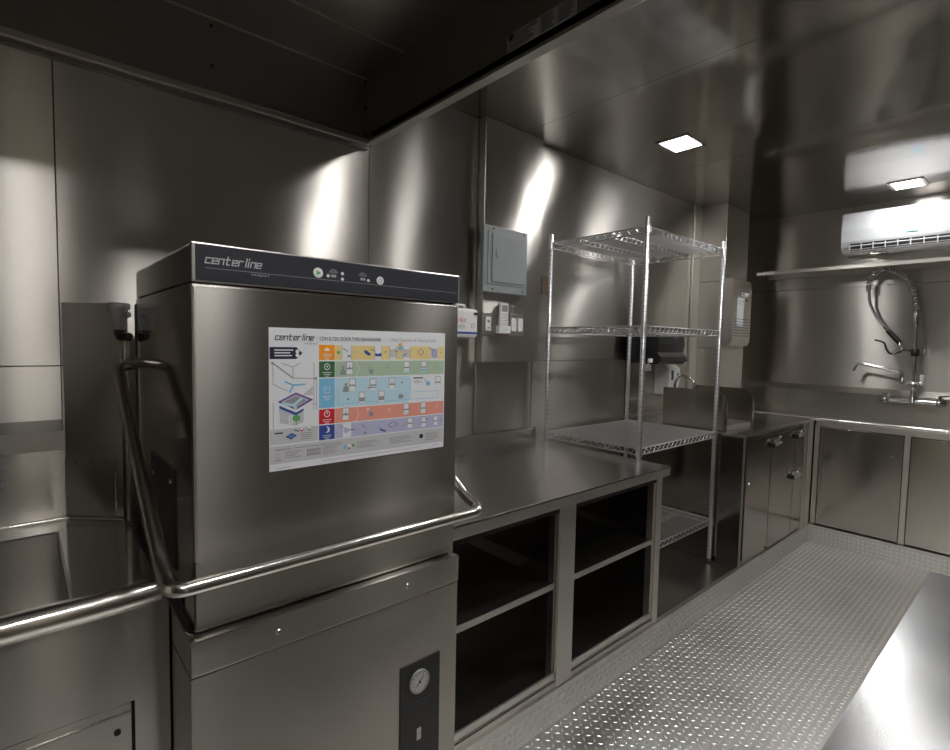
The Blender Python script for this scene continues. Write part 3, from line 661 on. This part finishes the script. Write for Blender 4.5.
t = thing('first_aid_kit', 'white first aid kit case on the wall behind the dishwasher corner', 'first aid kit', (1.58, 1.96, 1.43))
b = MB(); b.box(1.44, 1.703, 1.925, W - .002, 1.430, 1.570, 'white', .012); b.box(1.455, 1.70, 1.923, 1.9255, 1.447, 1.457, 'blueprint'); b.box(1.675, 1.70, 1.923, 1.9255, 1.540, 1.553, 'navy')
b.text('First Aid Kit', (1.625, 1.9245, 1.503), (1, 0, 0), (0, 0, 1), .032, 'red', 'RIGHT')
for z in (1.487, 1.480, 1.473): b.box(1.52, 1.62, 1.9235, 1.925, z, z + .0025, 'greymid')
for q in range(5): 
    a = 2 * PI * q / 5; b.lathe((1.668 + .010 * math.cos(a), 1.925, 1.487 + .010 * math.sin(a)), (0, -1, 0), [(0, .004), (.0006, .004)], 'greymid', 8)
b.build('case', t)
b = MB(); b.tube(fillet([(1.49, 1.955, 1.565), (1.49, 1.955, 1.588), (1.64, 1.955, 1.588), (1.64, 1.955, 1.565)], .02), .006, 'white', 10); b.build('handle', t)
tag(MB().box(2.240, 2.298, W - .006, W - .0015, 1.690, 1.790, 'brown', .001).build('wall_tag'), 'small brown rectangular plate behind the left rack post', 'plate')

# ------------------------------------------------------------------ dispensers
t = thing('paper_towel_dispenser', 'black plastic paper towel dispenser on the wall behind the wire rack', 'dispenser', (3.38, W, 1.30))
b = MB(); b.box(3.10, 3.62, 1.90, W - .008, 1.295, 1.52, 'black', .02); b.build('back_housing', t)
b = MB(); pr = [(1.90, 1.515), (1.83, 1.512), (1.800, 1.49), (1.790, 1.42), (1.800, 1.365), (1.775, 1.335), (1.770, 1.305), (1.80, 1.285), (1.90, 1.285)]
b.prism(pr, (3.20, 0, 0), (0, 1, 0), (0, 0, 1), (.36, 0, 0), 'black'); cv = b.build('front_cover', t)
MB().text('tork', (3.43, 1.793, 1.462), (1, 0, 0), (0, 0, 1), .032, 'greymid', 'CENTER').build('logo_lettering', cv)
t = thing('soap_dispenser', 'white soap dispenser on the wall under the black towel dispenser', 'dispenser', (3.60, W, 1.08))
b = MB(); pr = [(W - .008, 1.275), (1.91, 1.272), (1.875, 1.25), (1.865, 1.19), (1.875, 1.12), (1.90, 1.06), (W - .008, 1.06)]
b.prism(pr, (3.50, 0, 0), (0, 1, 0), (0, 0, 1), (.16, 0, 0), 'white'); b.build('housing', t)
MB().box(3.53, 3.56, 1.864, 1.868, 1.165, 1.235, 'navy', .002).build('sight_window', t)
MB().box(3.615, 3.642, 1.864, 1.870, 1.19, 1.215, 'greydark').build('side_mark', t)
tag(MB().box(3.12, 4.0, W - .006, W - .0015, .932, 1.308, 'guard').build('splash_panel'), 'flat steel splash sheet on the wall behind the hand sink', 'panel')
t = thing('steel_towel_dispenser', 'stainless steel towel dispenser with stickers on the corner column', 'dispenser', (4.29, 1.778, 1.42))
b = MB(); pr = [(1.7765, 1.945), (1.725, 1.945), (1.712, 1.930), (1.705, 1.88), (1.705, 1.46), (1.72, 1.425), (1.7765, 1.42)]
b.prism(pr, (4.128, 0, 0), (0, 1, 0), (0, 0, 1), (.345, 0, 0), 'frame')
for k in range(7): b.box(4.16, 4.45, 1.703, 1.706, 1.50 + k * .022, 1.503 + k * .022, 'gap')
hs = b.build('housing', t)
MB().box(4.205, 4.33, 1.7035, 1.705, 1.58, 1.80, 'paper').box(4.205, 4.25, 1.7033, 1.7045, 1.565, 1.58, 'sky').box(4.215, 4.32, 1.7033, 1.7036, 1.77, 1.775, 'greymid').box(4.215, 4.31, 1.7033, 1.7036, 1.75, 1.755, 'greymid').build('notice_sticker', hs)
MB().box(4.28, 4.40, 1.7035, 1.705, 1.815, 1.845, 'paper').box(4.295, 4.33, 1.7033, 1.7036, 1.823, 1.838, 'red').build('brand_sticker', hs)
MB().box(4.355, 4.395, 1.7035, 1.705, 1.775, 1.80, 'brown').build('seal_sticker', hs)

# ------------------------------------------------------------------ far left cabinet + worktop + hand sink
t = thing('base_cabinet', 'steel base cabinet with latched doors under the hand sink', 'cabinet', (3.71, 1.58, .125))
b = MB(); b.box(3.092, 4.322, 1.180, 1.985, .127, .888, 'cabdark', .002); b.build('body', t)
for x0, x1, z0, z1 in ((3.125, 3.495, .165, .855), (3.505, 3.925, .145, .855), (3.935, 4.105, .545, .855), (3.935, 4.105, .145, .535)):
    b = MB(); b.box(x0 - .006, x1 + .006, 1.1785, 1.181, z0 - .006, z1 + .006, 'gap').box(x0, x1, 1.170, 1.180, z0, z1, 'cabdark', .001); dd = b.build('door', t)
    if x0 < 3.2: MB().lathe((3.17, 1.170, .612), (0, -1, 0), [(0, .010), (.004, .008)], 'chrome', 12).build('lock', dd)
MB().box(3.092, 3.100, 1.172, 1.182, .129, .888, 'frame').build('edge_strip', t)
MB().box(4.125, 4.175, 1.170, 1.182, .129, .888, 'frame', .002).build('frame_post', t)
MB().box(4.20, 4.318, 1.172, 1.182, .129, .888, 'frame', .002).build('frame_post', t)
def latch(x, z):
    b = MB(); b.box(x - .05, x - .012, 1.150, 1.170, z - .02, z + .02, 'chrome', .004).box(x + .005, x + .045, 1.152, 1.170, z - .015, z + .018, 'chrome', .004)
    b.tube([(x - .03, 1.145, z - .02), (x - .03, 1.140, z + .03), (x + .02, 1.142, z + .035)], .005, 'chrome', 8); b.cyl((x - .055, 1.145, z - .01), (x + .04, 1.145, z - .005), .008, 'chrome', 10); b.box(x - .058, x - .045, 1.148, 1.170, z - .03, z + .0, 'black', .002)
    b.build('latch', t)
latch(3.55, .82); latch(3.98, .83); latch(3.93, .56)
t = thing('corner_worktop', 'steel worktop in the far corner carrying the hand sink', 'worktop', (3.71, 1.58, .89))
b = MB(); b.box(3.088, 4.312, 1.166, 1.985, .890, .906, 'counter', .002); b.build('top', t)
MB().lathe((3.102, 1.164, .896), (0, -1, 0), [(0, .014), (.006, .012)], 'black', 12).build('corner_bumper', t)

t = thing('hand_sink', 'small hand sink between two upright steel splash guards in the corner', 'sink', (3.33, 1.52, .906))
def guard(x, name='splash_guard'):
    y0, y1, z0, z1, r = 1.302, 1.70, .908, 1.145, .06
    pts = [(y1, z0), (y0, z0), (y0, z1 - r)] + [(y0 + r - r * math.cos(a), z1 - r + r * math.sin(a)) for a in [PI / 2 * k / 6 for k in range(1, 7)]] + [(y1, z1)]
    b = MB(); b.prism(pts, (x, 0, 0), (0, 1, 0), (0, 0, 1), (.004, 0, 0), 'guard')
    b.box(x, x + .030, y0, y0 + .003, z0, z1 - r, 'guard'); return b.build(name, t)
guard(3.12); guard(3.515)
b = MB(); b.box(3.124, 3.15, 1.305, 1.70, .907, .932, 'frame', .002).box(3.49, 3.515, 1.305, 1.70, .907, .932, 'frame', .002).box(3.15, 3.49, 1.305, 1.335, .907, .932, 'frame', .002).box(3.15, 3.49, 1.66, 1.70, .907, .932, 'frame', .002).box(3.15, 3.49, 1.335, 1.66, .907, .909, 'sink')
b.build('basin', t)
b = MB(); b.box(3.124, 3.515, 1.70, 1.706, .907, 1.10, 'frame', .001); b.build('rear_splash', t)
b = MB(); b.lathe((3.33, 1.735, .907), (0, 0, 1), [(0, .022), (.01, .022), (.015, .012), (.03, .012)], 'chrome', 16)
pts = [(3.33, 1.735, .93), (3.33, 1.735, 1.14)] + [(3.33, 1.735 - .07 + .07 * math.cos(a), 1.14 + .07 * math.sin(a)) for a in [PI * k / 12 for k in range(1, 12)]] + [(3.33, 1.595, 1.14), (3.33, 1.595, 1.12)]
b.tube(pts, .0085, 'chrome', 12); b.build('gooseneck_faucet', t)

# ------------------------------------------------------------------ back sink unit
t = thing('back_sink_unit', 'steel sink cabinet along the back wall with two flat doors', 'sink', (4.6, .5, .125))
b = MB(); b.box(4.345, 4.88, YR + .01, 1.985, .13, .86, 'cab').box(4.33, 4.345, YR + .01, 1.16, .852, .905, 'frame', .001).box(4.33, 4.345, 1.136, 1.165, .131, .86, 'frame').box(4.33, 4.345, .627, .657, .131, .86, 'frame').box(4.33, 4.345, YR + .01, YR + .06, .131, .86, 'frame').box(4.33, 4.345, -.09, -.05, .131, .86, 'frame')
b.box(4.343, 4.346, YR + .05, 1.15, .131, .86, 'gap'); b.build('body', t)
for y0, y1 in ((.662, 1.131), (-.045, .622), (YR + .065, -.095)):
    b = MB(); b.box(4.333, 4.343, y0, y1, .137, .846, 'guard', .001); dd = b.build('door', t)
    if y0 > .6:
        MB().lathe((4.333, .715, .705), (-1, 0, 0), [(0, .011), (.003, .011), (.006, .006)], 'chrome', 12).box(4.326, 4.33, .695, .735, .702, .708, 'chrome').build('lock', dd)
b = MB(); b.box(4.34, 4.86, YR + .01, 1.985, .893, .897, 'counter'); b.tube([(4.338, YR + .01, .902), (4.338, 1.98, .902)], .014, 'tube', 14); b.build('rolled_rim_deck', t)
b = MB(); b.prism([(4.898, .89), (4.85, .89), (4.85, 1.075), (4.898, 1.118)], (0, YR + .01, 0), (1, 0, 0), (0, 0, 1), (0, 1.985 - YR - .01, 0), 'counter'); b.build('backsplash', t)

# ------------------------------------------------------------------ pre-rinse faucet
t = thing('pre_rinse_faucet', 'tall chrome pre-rinse faucet with spring hose on the back wall', 'faucet', (4.80, .70, 1.04))
FX = 4.79
b = MB(); b.tube([(FX, .855, 1.046), (FX, .552, 1.046)], .014, 'chrome', 14)
for y in (.855, .552):
    b.lathe((4.849, y, 1.046), (-1, 0, 0), [(0, .030), (.008, .030), (.014, .02), (.045, .018), (.06, .026), (.085, .022), (.095, .010)], 'chrome', 18)
    b.lathe((FX, y, 1.046), (0, 0, 1), [(-.02, .016), (0, .020), (.02, .016), (.035, .012)], 'chrome', 14)
b.lathe((FX, .70, 1.03), (0, 0, 1), [(0, .018), (.03, .018), (.04, .013), (.11, .013), (.115, .017), (.15, .017), (.155, .012)], 'chrome', 14)
b.build('mixer_body', t)
for y, s in ((.855, 1), (.552, -1)):
    b = MB(); b.cyl((FX - .01, y, 1.075), (FX - .01, y, 1.098), .010, 'chrome', 12)
    b.tube([(FX - .01, y, 1.095), (FX - .03, y - .02 if s > 0 else y - .07, 1.105)], [.007, .005], 'chrome', 8); b.build('tap_handle', t)
b = MB(); b.cyl((FX, .70, 1.17), (FX, .712, 1.70), .0125, 'chrome', 12); b.lathe((FX, .711, 1.58), (0, 0.02, 1), [(0, .014), (.02, .021), (.10, .021), (.12, .014)], 'chrome', 12); b.build('riser', t)
b = MB(); b.cyl((FX, .70, 1.178), (FX, .765, 1.178), .011, 'chrome', 12); b.lathe((FX, .765, 1.165), (0, 0, 1), [(0, .014), (.03, .014), (.04, .011)], 'chrome', 12)
b.tube(fillet([(FX, .765, 1.19), (FX, .768, 1.255), (FX - .01, .84, 1.268), (FX - .03, 1.03, 1.312), (FX - .035, 1.052, 1.26), (FX - .035, 1.052, 1.25)], .03, 6), .0115, 'chrome', 12); b.build('spout', t)
b = MB(); b.cyl((FX, .70, 1.178), (FX, .655, 1.178), .010, 'chrome', 12); b.lathe((FX, .655, 1.165), (0, 0, 1), [(0, .010), (.03, .010), (.06, .014), (.075, .012)], 'white', 12); b.build('tap_knob', t)
cen = spline([(FX, .712, 1.66), (FX, .716, 1.75), (FX, .745, 1.86), (FX, .80, 1.95), (FX, .865, 2.0), (FX, .925, 2.005), (FX, .98, 1.955), (FX, .995, 1.90), (FX, .992, 1.85)], 10)
# spring
L = [0]
for p, q in zip(cen[:-1], cen[1:]): L.append(L[-1] + (q - p).length)
turns = 34; steps = turns * 8; hp = []; j = 0
for i in range(steps + 1):
    s = L[-1] * i / steps
    while j < len(cen) - 2 and L[j + 1] < s: j += 1
    f = (s - L[j]) / max(1e-9, L[j + 1] - L[j]); p = cen[j].lerp(cen[j + 1], f); tg = (cen[j + 1] - cen[j]).normalized()
    u = Vector((1, 0, 0)); w = tg.cross(u).normalized(); a = 2 * PI * turns * i / steps
    hp.append(p + (u * math.cos(a) + w * math.sin(a)) * .0215)
MB().tube(hp, .0042, 'chrome', 5).build('spring', t)
b = MB(); b.tube(cen + spline([(FX, .992, 1.85), (FX, .985, 1.76), (FX, .94, 1.66), (FX - .01, .885, 1.585), (FX - .02, .855, 1.545)], 6)[1:], .0095, 'cast', 10); b.build('hose', t)
b = MB(); b.tube([(FX - .02, .862, 1.552), (FX - .03, .785, 1.462)], [.016, .018], 'black', 14); b.lathe((FX - .022, .868, 1.560), (0, .6, .7), [(0, .013), (.03, .011)], 'chrome', 12); b.build('grip', t)
b = MB(); b.tube([(FX - .03, .79, 1.468), (FX - .04, .77, 1.42), (FX - .055, .82, 1.385)], [.014, .017, .015], 'chrome', 12); b.cyl((FX, .705, 1.40), (FX - .045, .78, 1.42), .008, 'chrome', 10)
b.lathe((FX, .704, 1.37), (0, 0, 1), [(0, .018), (.01, .026), (.05, .026), (.055, .016)], 'black', 14); b.lathe((FX - .02, .66, 1.405), (0, -1, 0), [(0, .008), (.006, .02), (.012, .020)], 'chrome', 12); b.build('spray_valve', t)
b = MB(); b.tube(spline([(FX - .04, .775, 1.40), (FX - .055, .83, 1.385), (FX - .055, .858, 1.42), (FX - .055, .875, 1.465), (FX - .055, .93, 1.485)], 6), .007, 'black', 8); b.build('lever', t)

# ------------------------------------------------------------------ shelf and air conditioner on the back wall
t = tag(MB().box(4.63, XB - .001, YR + .01, 1.735, 2.035, 2.040, 'frame').box(4.63, 4.634, YR + .01, 1.735, 2.008, 2.040, 'frame', .001).box(4.88, XB - .001, YR + .01, 1.735, 2.0, 2.035, 'frame').build('wall_shelf'), 'long narrow empty steel shelf on the back wall under the air conditioner', 'shelf')
t = thing('air_conditioner', 'white split air conditioner mounted high on the back wall', 'air conditioner', (4.8, .76, 2.13))
ya, yb = .345, 1.165
pr = [(XB - .002, 2.13), (4.80, 2.130), (4.735, 2.142), (4.700, 2.175), (4.688, 2.215), (4.682, 2.30), (4.690, 2.40), (4.705, 2.428), (4.74, 2.436), (XB - .002, 2.436)]
b = MB(); b.prism(pr, (0, ya, 0), (1, 0, 0), (0, 0, 1), (0, yb - ya, 0), 'acwhite'); body = b.build('housing', t)
b = MB(); b.prism([(4.741, 2.1405), (4.7055, 2.1705), (4.69, 2.199), (4.6945, 2.199), (4.712, 2.172), (4.748, 2.1405)], (-.003, ya + .05, 0), (1, 0, 0), (0, 0, 1), (0, yb - ya - .10, 0), 'black')
b.build('air_outlet', t)
for k in range(2):
    b = MB(); z = (2.182, 2.158)[k]; xx = (4.695, 4.714)[k]
    b.box(xx - .012, xx - .006, ya + .05, yb - .05, z - .003, z + .003, 'acwhite', .001); b.build('louver', t)
for k in range(11):
    y = ya + .055 + k * (yb - ya - .11) / 10; MB().box(4.685, 4.70, y - .0025, y + .0025, 2.150, 2.196, 'acwhite').build('vane', t)
MB().box(4.6805, 4.684, .72, .785, 2.242, 2.252, 'sky').build('logo', body)
MB().box(4.76, 4.84, .90, 1.0, 2.119, 2.131, 'cab', .002).build('drain_boss', t)

# ------------------------------------------------------------------ near right worktop
t = thing('scratched_worktop', 'bright scratched steel worktop at the near right beside the aisle', 'worktop', (.95, -.25, 0))
b = MB(); b.box(.28, 1.613, YR + .005, .180, .874, .880, 'scratch', .001).box(.28, 1.613, .175, .180, .835, .879, 'frame').box(1.608, 1.613, YR + .005, .18, .835, .879, 'frame'); b.build('top', t)
b = MB(); b.box(.30, 1.595, YR + .005, .15, .10, .84, 'cab'); b.build('cabinet', t)
for x in (.38, 1.5):
    for y in (-.6, .08): MB().lathe((x, y, 0), (0, 0, 1), [(0, .025), (.03, .025), (.035, .018), (.10, .018)], 'cast').build('leg', t)

# ------------------------------------------------------------------ camera, world, view
f = 516.3; yaw, p, r = 0.8503, -0.0605, 0.0191
F = Vector((math.cos(yaw) * math.cos(p), math.sin(yaw) * math.cos(p), math.sin(p)))
rt = Vector((math.sin(yaw), -math.cos(yaw), 0)); up = rt.cross(F)
Rt = rt * math.cos(r) + up * math.sin(r); Up = up * math.cos(r) - rt * math.sin(r)
cam = D.cameras.new('camera'); cam.sensor_width = 36; cam.lens = f / 950 * 36; cam.clip_start = .02
co = D.objects.new('camera', cam); col.objects.link(co)
m = Matrix((Rt, Up, -F)).transposed().to_4x4(); m.translation = (0, 0, 1.4); co.matrix_world = m
scene.camera = co
w = D.worlds.new('world'); scene.world = w; w.use_nodes = True
w.node_tree.nodes['Background'].inputs[0].default_value = (.02, .02, .02, 1)
scene.view_settings.view_transform = 'Standard'; scene.view_settings.look = 'None'
scene.view_settings.gamma = 1; scene.view_settings.exposure = 0.0; scene.view_settings.use_curve_mapping = False
scene.cycles.use_denoising = True
scene.cycles.max_bounces = 14; scene.cycles.glossy_bounces = 10; scene.cycles.diffuse_bounces = 4
scene.cycles.sample_clamp_indirect = 5
scene.cycles.use_adaptive_sampling = False
